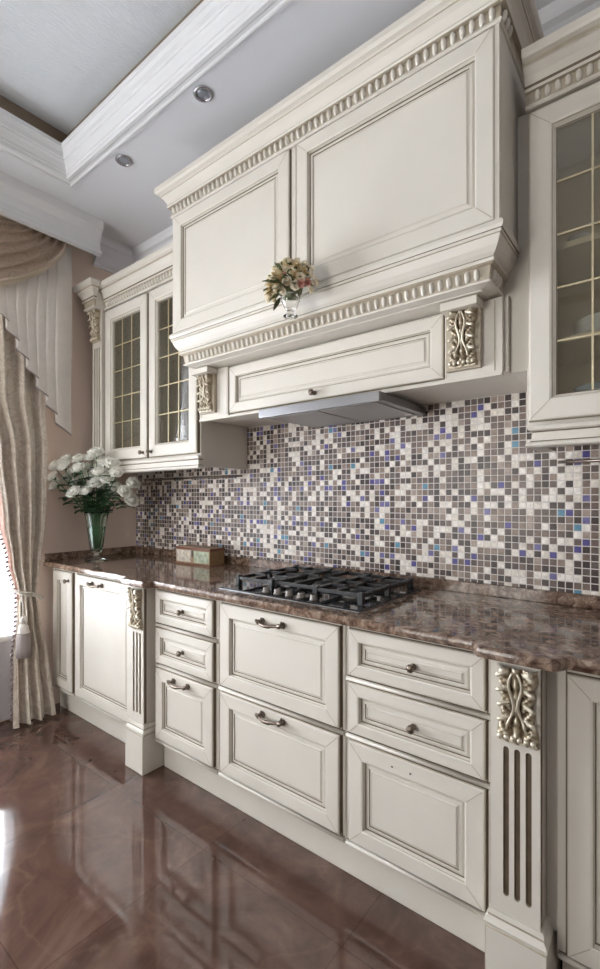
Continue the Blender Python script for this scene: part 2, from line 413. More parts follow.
# ------------------------------------------------------------------ hardware prototypes (local coordinates, facing -y)
def knob_mesh(name='knob', r=.013):
    m = MB()
    m.lathe((0, 0, 0), [(r*.75, 0), (r*.78, .002), (r*.4, .004), (r*.36, .013), (r*.75, .016), (r*1.0, .021), (r*.95, .026), (r*.5, .030), (.001, .031)], 'bronze', 12, axis='y')
    for i in range(6):
        a = i*PI/3; m.ball((r*.72*math.cos(a), -.026, r*.72*math.sin(a)), r*.28, 'bronze', seg=6)
    me = m.build(name); d = me.data; bpy.data.objects.remove(me); return d
def handle_mesh(w=.125):
    m = MB(); h = w/2
    for sx in (-1, 1):
        m.lathe((sx*h*.80, 0, 0), [(.012, 0), (.012, .003), (.006, .006), (.006, .018), (.010, .022), (.009, .028), (.001, .031)], 'bronze', 12, axis='y')
        for i in range(6):
            a = i*PI/3; m.ball((sx*h*.80+.010*math.cos(a), -.004, .010*math.sin(a)), .0045, 'bronze', seg=6)
        m.tube([(sx*h*(.80+.20*math.sin(t*.9)), -.024-.003*math.cos(t), .007*math.sin(t*1.3)-.002) for t in [i*.35 for i in range(8)]], [.0055, .006, .0062, .006, .0055, .005, .0045, .003], 'bronze', 8)
    pts = [(h*.80*t, -.024-.006*(1-t*t), -.007*(1-t*t)+.003*math.sin(3*t)) for t in [i/6-1 for i in range(13)]]
    m.tube(pts, [.0045+.003*(1-abs(i/6-1)) for i in range(13)], 'bronze', 8)
    for t in (-.25, 0, .25): m.ball((h*t*.5, -.030, -.007), .0075, 'bronze', (.5, 1, 1), 8)
    me = m.build('handle'); d = me.data; bpy.data.objects.remove(me); return d
KNOB = knob_mesh(); HANDLE = handle_mesh()
def put(mesh, name, parent, pos, rot=None):
    o = bpy.data.objects.new(name, mesh); C.objects.link(o); o.parent = parent; o.location = Vector(pos)-origin(parent)
    if rot: o.rotation_euler = rot
    return o

# ------------------------------------------------------------------ fronts
def front(m, x0, x1, z0, z1, yb, fw=.05, t=.0175):
    """framed front with recessed, stepped centre panel"""
    d = .0145
    rs = [(0, 0, 'cream'), (0, t-.007, 'patina'), (.002, t-.003, 'patina_soft'), (.005, t, 'cream'), (fw-.005, t+.001, 'cream'), (fw, t-.0005, 'cream'), (fw+.0012, t-.003, 'patina_soft'),
          (fw+.0035, t-d+.003, 'cream'), (fw+.0055, t-d, 'patina'), (fw+.008, t-d+.0015, 'cream'), (fw+.011, t-d+.004, 'cream'), (fw+.019, t-d+.005, 'cream'), (fw+.0205, t-d+.002, 'patina'),
          (fw+.024, t-d+.003, 'cream'), (fw+.0275, t-d+.0055, 'cream'), (fw+.0285, t-d+.005, 'patina_soft')]
    m.rings(x0, x1, z0, z1, yb, rs, 'cream')
    m.mitre(x0, x1, z0, z1, yb-t-.0014, .007, fw-.004)
    return m
def glass_frame(m, x0, x1, z0, z1, yb, fw=.064, t=.022):
    rs = [(0, 0, 'cream'), (0, t-.007, 'patina'), (.003, t-.003, 'patina_soft'), (.007, t, 'cream'), (fw-.006, t+.001, 'cream'), (fw, t-.001, 'cream'), (fw+.0025, t-.004, 'patina_soft'),
          (fw+.010, t-.013, 'cream'), (fw+.012, t-.014, 'patina'), (fw+.012, 0, 'cream')]
    m.rings(x0, x1, z0, z1, yb, rs, close=True); m.mitre(x0, x1, z0, z1, yb-t-.0014, .007, fw-.004)
    return fw+.012

# ------------------------------------------------------------------ base cabinets
YB, YF = -.604, -.62          # carcass front, front face plane
ZT = .866
def bead(m, x0, x1, z, y=YB, r=.007):
    m.tube([(x0, y-.004, z), (x1, y-.004, z)], r, 'cream', 8)
    for dz in (-.0085, .0085): m.box(x0, x1, y-.0015, y, z+dz-.0014, z+dz+.0014, 'patina')
def base_unit(name, label, cat, x0, x1, fronts, group=None, stiles=(.018, .018)):
    """fronts: (z0, z1, kind, hardware)"""
    root = thing(name, label, cat, ((x0+x1)/2, -.30, .12), group)
    m = MB(); m.box(x0+.0006, x1-.0006, YB, -.004, .132, ZT, 'cream')
    zs = sorted({f[0] for f in fronts})
    for z in zs: bead(m, x0+.004, x1-.004, z-.006)
    for xx in (x0+stiles[0]-.0025, x1-stiles[1]+.0025): m.box(xx-.0018, xx+.0018, YB-.0012, YB, .15, ZT-.002, 'patina')
    m.build('body', root)
    for (z0, z1, kind, hw) in fronts:
        xa, xb = x0+stiles[0], x1-stiles[1]
        m = MB(); front(m, xa, xb, z0+.010, z1-.013, YB-.0005, .040 if z1-z0 < .25 else .055)
        d = m.build(kind, root)
        for (k, hx, hz, inset) in hw:
            put(KNOB if k == 'knob' else HANDLE, k, d, (hx, YB-.0183+inset*.8, hz), (0, 0, 0))
        if not hw and kind == 'drawer':
            for dx in (-.028, .032):
                m = MB(); m.lathe(((xa+xb)/2+dx-.03, YB-.0192, z1-.045), [(.003, 0), (.003, .0012)], 'hole', 10, axis='y'); tag(m.build('screw_hole', d), 'dark empty screw hole')
    return root
base_unit('base_cabinet', 'narrow cream base cabinet with knob in the corner by the curtain', 'cabinet', .045, .328, [(.15, ZT, 'door', [('knob', .275, .805, 0)])], stiles=(.03, .018))
base_unit('base_cabinet', 'wide cream base cabinet with tall panel door and bow handle at its top edge', 'cabinet', .330, .958, [(.15, ZT, 'door', [('handle', .60, .820, 0)])], stiles=(.022, .018))
kx = 1.315
base_unit('drawer_unit', 'narrow three-drawer cream base unit, two knobs above a bow handle, left of the hob', 'drawers', 1.106, 1.545,
          [(.15, .505, 'drawer', [('handle', 1.315, .462, 0)]), (.505, .693, 'drawer', [('knob', kx, .597, .012)]), (.693, ZT+.003, 'drawer', [('knob', kx, .778, .012)])], stiles=(.014, .022))
base_unit('drawer_unit', 'wide cream base unit of two deep drawers with bow handles under the hob', 'drawers', 1.547, 2.168,
          [(.15, .505, 'drawer', [('handle', 1.858, .468, 0)]), (.505, ZT+.002, 'drawer', [('handle', 1.858, .820, 0)])], stiles=(.022, .016))
base_unit('drawer_unit', 'three-drawer cream base unit beside right fluted pilaster, two round knobs, bottom drawer without handle', 'drawers', 2.170, 2.640,
          [(.15, .505, 'drawer', []), (.505, .693, 'drawer', [('knob', 2.413, .598, .012)]), (.693, ZT+.003, 'drawer', [('knob', 2.413, .778, .012)])], stiles=(.018, .016))
base_unit('base_cabinet', 'cream base cabinet cut off by right picture edge, beyond the right pilaster', 'cabinet', 2.794, 3.42, [(.15, ZT, 'door', [])], stiles=(.024, .02))

# toe kicks
for (a, b, lb) in ((.045, .955, 'cream toe kick board under the two left base cabinets'), (1.112, 2.636, 'long cream toe kick board under the drawer units'), (2.80, 3.42, 'short cream toe kick board right of the right pilaster')):
    m = MB(); m.box(a, b, -.565, -.545, .001, .131, 'cream', .002); tag(m.build('toe_kick', loc=((a+b)/2, -.555, 0)), lb, 'toe kick')

# ------------------------------------------------------------------ carvings
def corbel(m, xc, z0, z1, yb, w, proj):
    """acanthus bracket: flat bed, S profile body, paired curling leaves, beads at the foot"""
    h = z1-z0
    def pr(v):  # v 0 top .. 1 bottom : outward
        return proj*(.62+.38*math.cos(v*PI*.9))*(1-.25*v) + proj*.35*math.exp(-((v-.90)/.07)**2)
    def body(u, v):
        x = (u-.5)*2; ax = abs(x)
        edge = 1-ax**8
        lob = w*.10*abs(math.sin(v*PI*4.6+ax*2.4))**.7*ax**.8
        fine = w*.030*math.sin(v*PI*17+ax*11)*ax**.5+w*.018*math.sin(v*PI*31-ax*17)*ax
        cen = w*.07*math.exp(-(x/.12)**2)-w*.06*math.exp(-((ax-.26)/.09)**2)+w*.03*math.sin(v*PI*12)*math.exp(-(x/.2)**2)
        ww = w*.5*(.90-.20*math.sin(v*PI)**2+.10*math.exp(-((v-.92)/.05)**2)+.10*abs(math.sin(v*PI*4.6+2.4)))
        return (xc+x*ww, yb-(pr(v)*.72+lob+fine+cen)*max(edge, 0)-.002, z1-v*h)
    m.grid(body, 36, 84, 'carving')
    for sx in (-1, 1):
        for k in range(4):   # leaf tips curling off both edges
            v0 = .06+k*.20
            zc = z1-h*(v0+.03); xo = xc+sx*w*.16
            pts, rad = [], []
            for i in range(9):
                t = i/8
                pts.append((xo+sx*w*(.26*math.sin(t*PI*.66)), yb-pr(v0+.1*t)*.78-w*.05-w*.07*math.sin(t*PI), zc+h*(.05-.17*t+.11*t*t)))
                rad.append(w*(.030+.030*math.sin(t*PI))*(1 if t < .8 else .7))
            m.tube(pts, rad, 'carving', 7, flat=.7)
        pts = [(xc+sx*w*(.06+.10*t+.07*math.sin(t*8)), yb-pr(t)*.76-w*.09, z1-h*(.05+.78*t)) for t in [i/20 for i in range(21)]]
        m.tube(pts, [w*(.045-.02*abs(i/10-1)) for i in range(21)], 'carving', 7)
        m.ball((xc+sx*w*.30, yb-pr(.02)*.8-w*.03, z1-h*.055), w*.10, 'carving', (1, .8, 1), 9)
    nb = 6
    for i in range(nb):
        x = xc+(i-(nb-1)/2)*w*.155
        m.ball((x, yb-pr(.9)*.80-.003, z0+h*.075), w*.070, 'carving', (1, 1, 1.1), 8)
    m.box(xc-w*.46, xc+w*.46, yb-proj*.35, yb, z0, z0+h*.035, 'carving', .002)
    return m

def stadium(x0, x1, z0, z1, n=6):
    r = (x1-x0)/2; c = (x0+x1)/2
    return [(c-r*math.cos(PI*i/n), z1-r+r*math.sin(PI*i/n)) for i in range(n+1)] + [(c+r*math.cos(PI*i/n), z0+r-r*math.sin(PI*i/n)) for i in range(n+1)]
def fluted(m, x0, x1, z0, z1, yf, yb, flutes, depth=.007):
    bm = m.bm
    outer = [m.v(p) for p in ((x0, yf, z0), (x1, yf, z0), (x1, yf, z1), (x0, yf, z1))]
    es = [bm.edges.new((outer[i], outer[(i+1) % 4])) for i in range(4)]
    for (a, b, c, d) in flutes:
        lp = [m.v((p[0], yf, p[1])) for p in stadium(a, b, c, d)]
        es += [bm.edges.new((lp[i], lp[(i+1) % len(lp)])) for i in range(len(lp))]
        lb = [m.v((v.co.x, yf+depth, v.co.z)) for v in lp]
        for i in range(len(lp)): m.face([lp[i], lp[(i+1) % len(lp)], lb[(i+1) % len(lp)], lb[i]], 'patina_soft')
        m.face(lb, 'patina')
    r = bmesh.ops.triangle_fill(bm, use_beauty=True, edges=es, normal=(0, -1, 0))
    for f in r['geom']:
        if isinstance(f, bmesh.types.BMFace): f.material_index = m.mi('cream')
    bk = [m.v((v.co.x, yb, v.co.z)) for v in outer]
    for i in range(4): m.face([outer[i], bk[i], bk[(i+1) % 4], outer[(i+1) % 4]], 'cream')
    m.face(bk, 'cream')
    return m
def pilaster(x0, x1, label, ext):
    root = thing('fluted_pilaster', label, 'pilaster', ((x0+x1)/2, -.62, 0), 'fluted pilasters of the base run')
    xc = (x0+x1)/2-.004
    m = MB(); w = x1-x0-.012; fw = .014; gp = .0125
    fl = [(xc+.006+k*(fw+gp)-fw/2, xc+.006+k*(fw+gp)+fw/2, .268, .650) for k in (-1, 0, 1)]
    fluted(m, x0+.006, x1-.014, .222, .866, -.662, -.50, fl)
    m.box(x1-.0139, x1-.0127, -.658, -.646, .23, .86, 'patina'); m.box(x0+.0045, x0+.0059, -.658, -.646, .23, .86, 'patina')
    m.box(x1-.0125, x1+ext, -.596, -.50, .19, .866, 'cream')
    m.build('shaft', root)
    m = MB()
    pth = [(x0+.006, -.50), (x0+.006, -.662), (x1-.010, -.662), (x1-.010, -.50)]
    m.sweep(pth, [(-.01, .182), (.012, .182), (.014, .190), (.010, .198), (.004, .203), (.006, .210), (.003, .2215), (-.01, .2215)], ['patina_soft', 'cream', 'cream', 'cream', 'patina_soft', 'cream', 'cream'])
    m.box(x0-.004, x1+.004, -.678, -.50, .001, .1818, 'cream', .003)
    m.build('plinth_block', root)
    m = MB(); corbel(m, xc+.008, .668, .860, -.663, .100, .030); m.build('carved_corbel', root)
pilaster(.964, 1.102, 'left fluted cream pilaster with gilded leaf corbel on a plinth block', .003)
pilaster(2.644, 2.782, 'right fluted cream pilaster with gilded leaf corbel, beside the right-hand base cabinet', .0105)

# ------------------------------------------------------------------ countertop
ct = thing('countertop', 'brown polished granite countertop with upstand along both walls', 'countertop', (1.8, -.3, .86))
def rounded_slab(m, poly, z0, z1, k, r=.008):
    prof = [(0, 0), (.35, .0), (.75, .12), (1, .45), (1, .65), (.8, .9), (.4, 1.0), (0, 1)]
    n = len(poly); rows = []
    for j in range(7):
        t = [(-r, 0), (-r*.3, .06), (0, .25), (.001, .55), (-r*.15, .8), (-r*.5, .95), (-r*1.2, 1)][j]
        row = []
        for i, p in enumerate(poly):
            a = Vector(poly[i-1]); b = Vector(p); c = Vector(poly[(i+1) % n])
            d1 = (b-a).normalized(); d2 = (c-b).normalized()
            n1 = Vector((d1.y, -d1.x)); n2 = Vector((d2.y, -d2.x)); q = (n1+n2)/(1+n1.dot(n2))
            row.append(m.v((b.x+q.x*t[0], b.y+q.y*t[0], z0+(z1-z0)*t[1])))
        rows.append(row)
    for a, b in zip(rows, rows[1:]):
        for i in range(n): m.face([a[i], a[(i+1) % n], b[(i+1) % n], b[i]], k)
    m.face(rows[0], k); m.face(rows[-1], k)
ye = -.648
def jog(xa, xb):
    yo = -.690; o = []
    for k in range(7): t = k/6; o.append((xa-.052+.036*t, ye+(yo-ye)*(t*t*(3-2*t))))
    for k in range(7): t = 1-k/6; o.append((xb+.052-.036*t, ye+(yo-ye)*(t*t*(3-2*t))))
    return o
poly = [(.004, -.004), (.004, ye)]+jog(.964, 1.102)+jog(2.644, 2.782)+[(3.42, ye), (3.42, -.004)]
m = MB(); rounded_slab(m, poly, .8695, .90, 'granite'); m.build('slab', ct)
m = MB(); m.box(.004, 3.42, -.024, -.002, .9003, .945, 'granite', .002); m.build('upstand', ct)
m = MB(); m.box(.002, .022, -.645, -.0245, .9003, .945, 'granite', .002); m.build('upstand', ct)
# pale moulding strip under the counter edge
# ------------------------------------------------------------------ mosaic
m = MB(); m.box(.003, 3.42, -.010, -.001, .9455, 1.72, 'mosaic')
tag(m.build('mosaic_backsplash'), 'mosaic backsplash of small brown, white and violet square tiles', 'backsplash')

# ------------------------------------------------------------------ hob
hb = thing('gas_hob', 'black five-burner gas hob set in the granite countertop', 'hob', (1.85, -.32, .90))
HX0, HX1, HY0, HY1 = 1.515, 2.20, -.575, -.085
m = MB(); m.box(HX0, HX1, HY0, HY1, .9006, .908, 'hobglass', .003); m.build('plate', hb)
m = MB(); m.box(HX0-.004, HX1+.004, HY0-.004, HY1+.004, .9002, .9035, 'steel', .001); tag(m.build('steel_rim', hb), 'thin steel rim')
def grate(x0, x1, y0, y1, cells):
    m = MB(); zt = .947; b = .0068
    for (a, c) in ((y0, y0), (y1, y1)): m.box(x0, x1, a-b, a+b, zt-.013, zt, 'iron', .002)
    for a in (x0, x1): m.box(a-b, a+b, y0, y1, zt-.013, zt, 'iron', .002)
    for (cx, cy, r) in cells:
        for k in range(4):
            a = k*PI/2; dx, dy = math.cos(a), math.sin(a)
            ex = (x1 if dx > .5 else x0) if abs(dx) > .5 else cx
            ey = (y1 if dy > .5 else y0) if abs(dy) > .5 else cy
            px, py = cx+dx*.028, cy+dy*.028
            if len(cells) == 2 and abs(dy) > .5 and (ey-cy)*dy > .16: ey = cy+dy*.13
            m.box(min(px, ex)-(b if abs(dy) > .5 else 0), max(px, ex)+(b if abs(dy) > .5 else 0), min(py, ey)-(b if abs(dx) > .5 else 0), max(py, ey)+(b if abs(dx) > .5 else 0), zt-.010, zt+.004, 'iron', .002)
    if len(cells) == 2: m.box(x0, x1, (y0+y1)/2-b, (y0+y1)/2+b, zt-.013, zt, 'iron', .002)
    for ax in (x0, x1):
        for ay in (y0, y1, (y0+y1)/2): m.box(ax-.010, ax+.010, ay-.010, ay+.010, .9085, zt+.006, 'iron', .002)
    return m
def burner(cx, cy, r):
    m = MB(); m.lathe((cx, cy, .9085), [(r*1.15, 0), (r*1.15, .004), (r*.95, .007), (r*.85, .016), (r*.8, .017)], 'knobsteel', 20)
    for i in range(18):
        a = i*PI/9; m.box(cx+r*.86*math.cos(a)-.0015, cx+r*.86*math.cos(a)+.0015, cy+r*.86*math.sin(a)-.0015, cy+r*.86*math.sin(a)+.0015, .917, .9245, 'iron')
    o = m.build('burner', hb)
    m = MB(); m.lathe((cx, cy, .9256), [(r*.86, 0), (r*.9, .003), (r*.82, .008), (r*.3, .0095), (.001, .0096)], 'iron', 20); m.build('burner_cap', o)
bl = [(1.65, -.195, .030), (1.65, -.40, .024), (1.857, -.285, .048), (2.067, -.195, .030), (2.067, -.40, .036)]
for b in bl: burner(*b)
grate(1.555, 1.745, -.500, -.105, bl[:2]).build('grate', hb)
grate(1.757, 1.957, -.485, -.105, bl[2:3]).build('grate', hb)
grate(1.969, 2.165, -.500, -.105, bl[3:]).build('grate', hb)
for i in range(5):
    kx = 1.750+i*.059
    m = MB(); m.lathe((kx, -.538, .9085), [(.017, 0), (.017, .003), (.0145, .005), (.0135, .018), (.011, .021), (.001, .0215)], 'knobsteel', 16)
    m.box(kx-.002, kx+.002, -.553, -.538, .9295, .9325, 'black'); m.build('control_knob', hb)

# ------------------------------------------------------------------ upper hood cabinet
def dentils(m, x0, x1, y, zb, zt, pitch, ret=None, lean=.006, w=.62):
    def one(fx, n=6):
        # fx(u across, o out) -> (x,y)
        hw = pitch*w/2
        rows = []
        for (tz, sc) in ((0, .35), (.10, .75), (.28, 1), (.72, 1), (.90, .75), (1, .35)):
            row = []
            for i in range(n):
                a = PI*i/(n-1); row.append(m.v((*fx(-hw*math.cos(a)*sc, (.010*math.sin(a)*sc)+lean*tz), zb+(zt-zb)*tz)))
            rows.append(row)
        for a, b in zip(rows, rows[1:]):
            for i in range(n-1): m.face([a[i], a[i+1], b[i+1], b[i]], 'cream', True)
        m.face(rows[0], 'cream'); m.face(rows[-1], 'cream')
    n = int((x1-x0)/pitch); p0 = (x0+x1)/2-(n-1)*pitch/2
    for i in range(n):
        xc = p0+i*pitch; one(lambda u, o, xc=xc: (xc+u, y-o))
    for (xs, ya, yb_, sgn) in (ret or []):
        nn = int(abs(yb_-ya)/pitch)
        for i in range(nn):
            yc = ya+(i+.5)*pitch; one(lambda u, o, yc=yc: (xs+sgn*o, yc+u))

X0, X1, YH = 1.112, 2.633, -.52
uc = thing('hood_cabinet', 'large projecting cream upper cabinet with two panel doors and dentil mouldings above the hob', 'cabinet', (1.872, -.26, 1.93))
m = MB(); m.box(X0, X1, -.503, -.003, 2.0835, 2.70, 'cream'); m.box(X0+.085, X1-.085, -.43, -.003, 1.935, 2.083, 'cream')
m.box(1.8695-.011, 1.8695+.011, -.513, -.498, 2.085, 2.645, 'cream', .003)
m.box(X0+.001, X0+.014, -.516, -.498, 2.07, 2.66, 'cream'); m.box(X1-.014, X1-.001, -.516, -.498, 2.07, 2.66, 'cream')
m.build('body', uc)
for (a, b) in ((1.125, 1.853), (1.886, 2.620)):
    m = MB(); front(m, a, b, 2.084, 2.644, -.5035, .056); m.build('door', uc)
pth = [(X0, -.004), (X0, YH+.004), (X1, YH+.004), (X1, -.004)]
ledge = [(-.03, 2.083), (.004, 2.083), (.011, 2.077), (.013, 2.066), (.009, 2.056), (.006, 2.055), (.006, 2.046), (.002, 2.044), (-.001, 2.036), (-.007, 2.020), (-.017, 2.006), (-.027, 1.998), (-.025, 1.995), (-.022, 1.990), (-.022, 1.983), (-.027, 1.979), (-.036, 1.977), (-.042, 1.938), (-.036, 1.936), (-.038, 1.931), (-.075, 1.927)]
lm = ['cream', 'cream', 'cream', 'cream', 'patina', 'cream', 'patina_soft'] + ['cream']*4 + ['patina', 'cream', 'cream', 'patina_soft', 'patina_soft', 'patina_soft', 'cream', 'cream', 'cream']
plow = [(X0, -.332), (X0, YH+.004), (X1, YH+.004), (X1, -.332)]
m = MB(); m.sweep(plow, ledge, lm, capk='cream')
dentils(m, X0+.055, X1-.055, YH+.004+.0415, 1.941, 1.974, .0285, ret=[(X1-.0415, YH+.062, -.36, 1)])
m.box(X0+.074, X1-.074, -.44, -.004, 1.924, 1.934, 'cream')
m.build('lower_moulding', uc)
crown = [(-.03, 2.646), (.003, 2.646), (.008, 2.650), (.006, 2.657), (.002, 2.659), (.004, 2.692), (.018, 2.694), (.021, 2.700), (.018, 2.706), (.016, 2.707), (.020, 2.716), (.030, 2.732), (.040, 2.742), (.043, 2.744), (.044, 2.752), (.056, 2.756), (.062, 2.766), (.062, 2.786), (-.03, 2.786)]
cm = ['cream', 'cream', 'cream', 'patina', 'patina_soft', 'patina_soft', 'cream', 'cream', 'patina'] + ['cream']*3 + ['patina_soft', 'cream', 'cream', 'cream', 'cream', 'cream']
m = MB(); m.sweep(pth, crown, cm, capk='cream')
dentils(m, X0+.004, X1-.004, YH+.002, 2.660, 2.692, .0285, ret=[(X1+.002, YH+.012, -.42, 1)])
m.box(X0, X1, -.50, -.004, 2.775, 2.784, 'cream')
m.build('crown_moulding', uc)

# ------------------------------------------------------------------ lower hood section
lh = thing('hood_surround', 'recessed cream hood surround with panel flap between two gilded corbels', 'cabinet', (1.872, -.20, 1.68))
m = MB(); YL = -.348
m.box(1.135, 2.612, YL, -.012, 1.685, 1.922, 'cream')
for (a, b) in ((1.135, 1.342), (2.414, 2.600)): m.box(a, b, -.366, YL-.0005, 1.683, 1.921, 'cream', .001)
for xx in (1.1475, 1.335, 2.419, 2.577): m.box(xx-.0018, xx+.0018, -.3672, -.366, 1.69, 1.915, 'patina_soft')
m.box(1.135, 2.60, -.371, YL, 1.672, 1.6825, 'cream', .002)
m.build('body', lh)
m = MB(); m.box(2.6145, 2.664, -.328, -.012, 1.683, 1.93, 'cream'); m.box(2.5615, 2.664, -.328, -.012, 1.93, 2.08, 'cream'); m.box(2.636, 2.664, -.328, -.012, 2.08, 2.49, 'cream'); m.build('filler_panel', lh)
m = MB(); front(m, 1.348, 2.408, 1.692, 1.913, YL-.001, .046); d = m.build('flap_door', lh)
put(KNOB, 'knob', d, (1.862, -.3675, 1.718))
for xc in (1.208, 2.482):
    m = MB(); m.box(xc-.056, xc+.056, -.385, -.3665, 1.705, 1.892, 'patina_soft', .002); m.box(xc-.060, xc+.060, -.432, -.3665, 1.893, 1.9215, 'cream', .002)
    o = m.build('corbel_block', lh)
    m = MB(); corbel(m, xc, 1.712, 1.892, -.3855, .096, .028); m.build('carved_corbel', o)

# extractor
ex = thing('extractor_hood', 'slim stainless steel extractor hood under the cream hood surround', 'extractor hood', (1.9, -.21, 1.63))
m = MB(); m.box(1.60, 2.195, -.405, -.015, 1.640, 1.6705, 'steel', .002); m.build('housing', ex)
m = MB(); m.box(1.60, 2.195, -.425, -.4055, 1.634, 1.671, 'steel', .003); m.build('front_lip', ex)
m = MB(); m.box(1.63, 1.892, -.385, -.06, 1.636, 1.6395, 'darksteel'); m.box(1.902, 2.165, -.385, -.06, 1.636, 1.6395, 'darksteel'); m.build('grease_filter', ex)

# ------------------------------------------------------------------ glazed wall cabinets
def cab_crown(m, path, dent=None):
    pr = [(-.01, 2.470), (.004, 2.470), (.008, 2.475), (.006, 2.482), (.003, 2.484), (.005, 2.516), (.014, 2.518), (.016, 2.525), (.012, 2.529), (.014, 2.536), (.022, 2.556), (.036, 2.576), (.040, 2.578), (.041, 2.588), (.052, 2.594), (.056, 2.602), (.056, 2.620), (-.01, 2.620)]
    mm = ['cream', 'cream', 'cream', 'patina', 'patina_soft', 'patina_soft', 'cream', 'cream', 'patina', 'cream', 'cream', 'cream', 'patina_soft', 'cream', 'cream', 'cream', 'cream']
    m.sweep(path, pr, mm, capk='cream')
    if dent: dentils(m, *dent, 2.485, 2.516, .027, lean=.003)
def wall_cabinet(label, x0, x1, doors, knobs, crown_path, dent, rail_path, floorz=1.5):
    root = thing('wall_cabinet', label, 'cabinet', ((x0+x1)/2, -.18, 1.44))
    m = MB(); t = .018; yb, yf = -.006, -.348; z0, z1 = floorz, 2.48
    m.box(x0, x0+t, yf, yb-.006, z0-.052*(x0 < 1), z1, 'cream'); m.box(x1-t, x1, yf, yb-.006, z0-.052, z1, 'cream')
    m.box(x0+t, x1-t, yf, yb-.006, z0, z0+t, 'cream'); m.box(x0+t, x1-t, yf, yb-.006, z1-t, z1, 'cream')
    m.box(x0+t, x1-t, -.026, -.012, z0+t, z1-t, 'interior')
    for (a, b, c, d) in ((x0+t, x0+t+.0008, z0+t, z1-t), (x1-t-.0008, x1-t, z0+t, z1-t)): m.box(a, b, yf+.002, -.026, c, d, 'interior')
    m.box(x0+t, x1-t, yf+.002, -.026, z0+t, z0+t+.0008, 'interior')
    m.build('body', root)
    for z in (1.765, 2.05):
        m = MB(); m.box(x0+t+.001, x1-t-.001, -.31, -.027, z-.009, z+.009, 'interior', .001); m.build('shelf', root)
    for i, (a, b) in enumerate(doors):
        m = MB(); z0d, z1d = 1.516, 2.458
        ins = glass_frame(m, a, b, z0d, z1d, yf-.001); d = m.build('door', root)
        gx0, gx1, gz0, gz1 = a+ins, b-ins, z0d+ins, z1d-ins
        m = MB(); m.box(gx0-.0, gx1+.0, yf-.0045, yf-.0015, gz0, gz1, 'pane'); m.build('glass_pane', d)
        m = MB()
        for k in (1, 2):
            xx = gx0+(gx1-gx0)*k/3; m.box(xx-.0028, xx+.0028, yf-.0085, yf-.0047, gz0, gz1, 'brass')
        for k in range(1, 5):
            zz = gz0+(gz1-gz0)*k/5; m.box(gx0, gx1, yf-.0080, yf-.0047, zz-.0028, zz+.0028, 'brass')
        m.build('leaded_grille', d)
        if knobs[i]: put(KNOB, 'knob', d, (knobs[i], yf-.0235, 1.546))
    m = MB(); cab_crown(m, crown_path, dent); m.box(x0, x1, -.34, -.006, 2.60, 2.611, 'cream'); m.build('crown_moulding', root)
    m = MB()
    rl = [(-.02, 1.502), (.022, 1.502), (.026, 1.498), (.024, 1.488), (.016, 1.484), (.014, 1.480), (.016, 1.455), (.020, 1.452), (.028, 1.449), (.030, 1.440), (.026, 1.436), (-.02, 1.436)]
    m.sweep(rail_path, rl, ['cream', 'cream', 'cream', 'cream', 'patina', 'cream', 'patina', 'cream', 'cream', 'cream', 'cream'], capk='cream'); m.build('light_rail', root)
    return root
wall_cabinet('double glazed cream wall cabinet with brass leaded doors, left of the hood', .215, 1.122, [(.222, .674), (.690, 1.114)], [.642, .722],
             [(.213, -.362), (1.106, -.362)], (.225, 1.10, -.365), [(.215, -.362), (1.121, -.362), (1.121, -.350)])
wall_cabinet('cream wall cabinet with brass leaded glass door cut off by right picture edge', 2.668, 3.42, [(2.676, 3.10)], [None],
             [(2.668, -.362), (3.42, -.362)], (2.68, 3.40, -.365), [(2.702, -.20), (2.702, -.362), (3.42, -.362)])

# pilaster of the left wall cabinet
wp = thing('wall_pilaster', 'slim cream pilaster with carved corbel at the corner end of the left wall cabinet', 'pilaster', (.155, -.2, 1.5))
m = MB(); fluted(m, .100, .211, 1.505, 2.470, -.385, -.10, [(.122, .134, 1.56, 2.24), (.149, .161, 1.56, 2.24), (.176, .188, 1.56, 2.24)], .006); m.build('shaft', wp)
m = MB(); corbel(m, .155, 2.275, 2.468, -.386, .095, .040); m.build('carved_corbel', wp)
m = MB(); cab_crown(m, [(.098, -.05), (.098, -.432), (.2125, -.432), (.2125, -.425)]); m.box(.098, .2124, -.43, -.05, 2.471, 2.611, 'cream'); m.build('crown_cap', wp)

# thin rails on the tiles
for (a, b, lb) in ((.15, 1.10, 'thin bronze rail on the tiles under the left wall cabinet'), (2.70, 3.4, 'thin bronze rail on the tiles under the right wall cabinet')):
    root = thing('utensil_rail', lb, 'rail', ((a+b)/2, -.03, 1.41))
    m = MB(); m.tube([(a, -.035, 1.412), (b, -.035, 1.412)], .006, 'bronze', 10); m.build('rod', root)
    for xx in (a+.05, b-.05):
        m = MB(); m.tube([(xx, -.0355, 1.412), (xx, -.0105, 1.412)], .004, 'bronze', 8); m.build('bracket', root)

# ------------------------------------------------------------------ dishes in the glazed cabinets
def lathe_mesh(name, prof, k, seg=24):
    m = MB(); m.lathe((0, 0, 0), prof, k, seg, capt=False); o = m.build(name); d = o.data; bpy.data.objects.remove(o); return d
PL = lathe_mesh('plate', [(.045, 0), (.05, .001), (.062, .007), (.095, .014), (.096, .016), (.062, .010), (.045, .005), (.001, .004)], 'china')
BW = lathe_mesh('bowl', [(.03, 0), (.032, .004), (.055, .022), (.072, .05), (.075, .055), (.071, .05), (.052, .024), (.03, .009), (.001, .008)], 'bluechina')
CU = lathe_mesh('cup', [(.022, 0), (.024, .003), (.033, .02), (.037, .05), (.038, .06), (.035, .058), (.030, .02), (.001, .006)], 'china')
GL = lathe_mesh('goblet', [(.03, 0), (.030, .002), (.006, .006), (.004, .06), (.010, .075), (.030, .10), (.034, .14), (.031, .175), (.029, .174), (.032, .14), (.028, .102), (.001, .08)], 'vaseglass', 20)
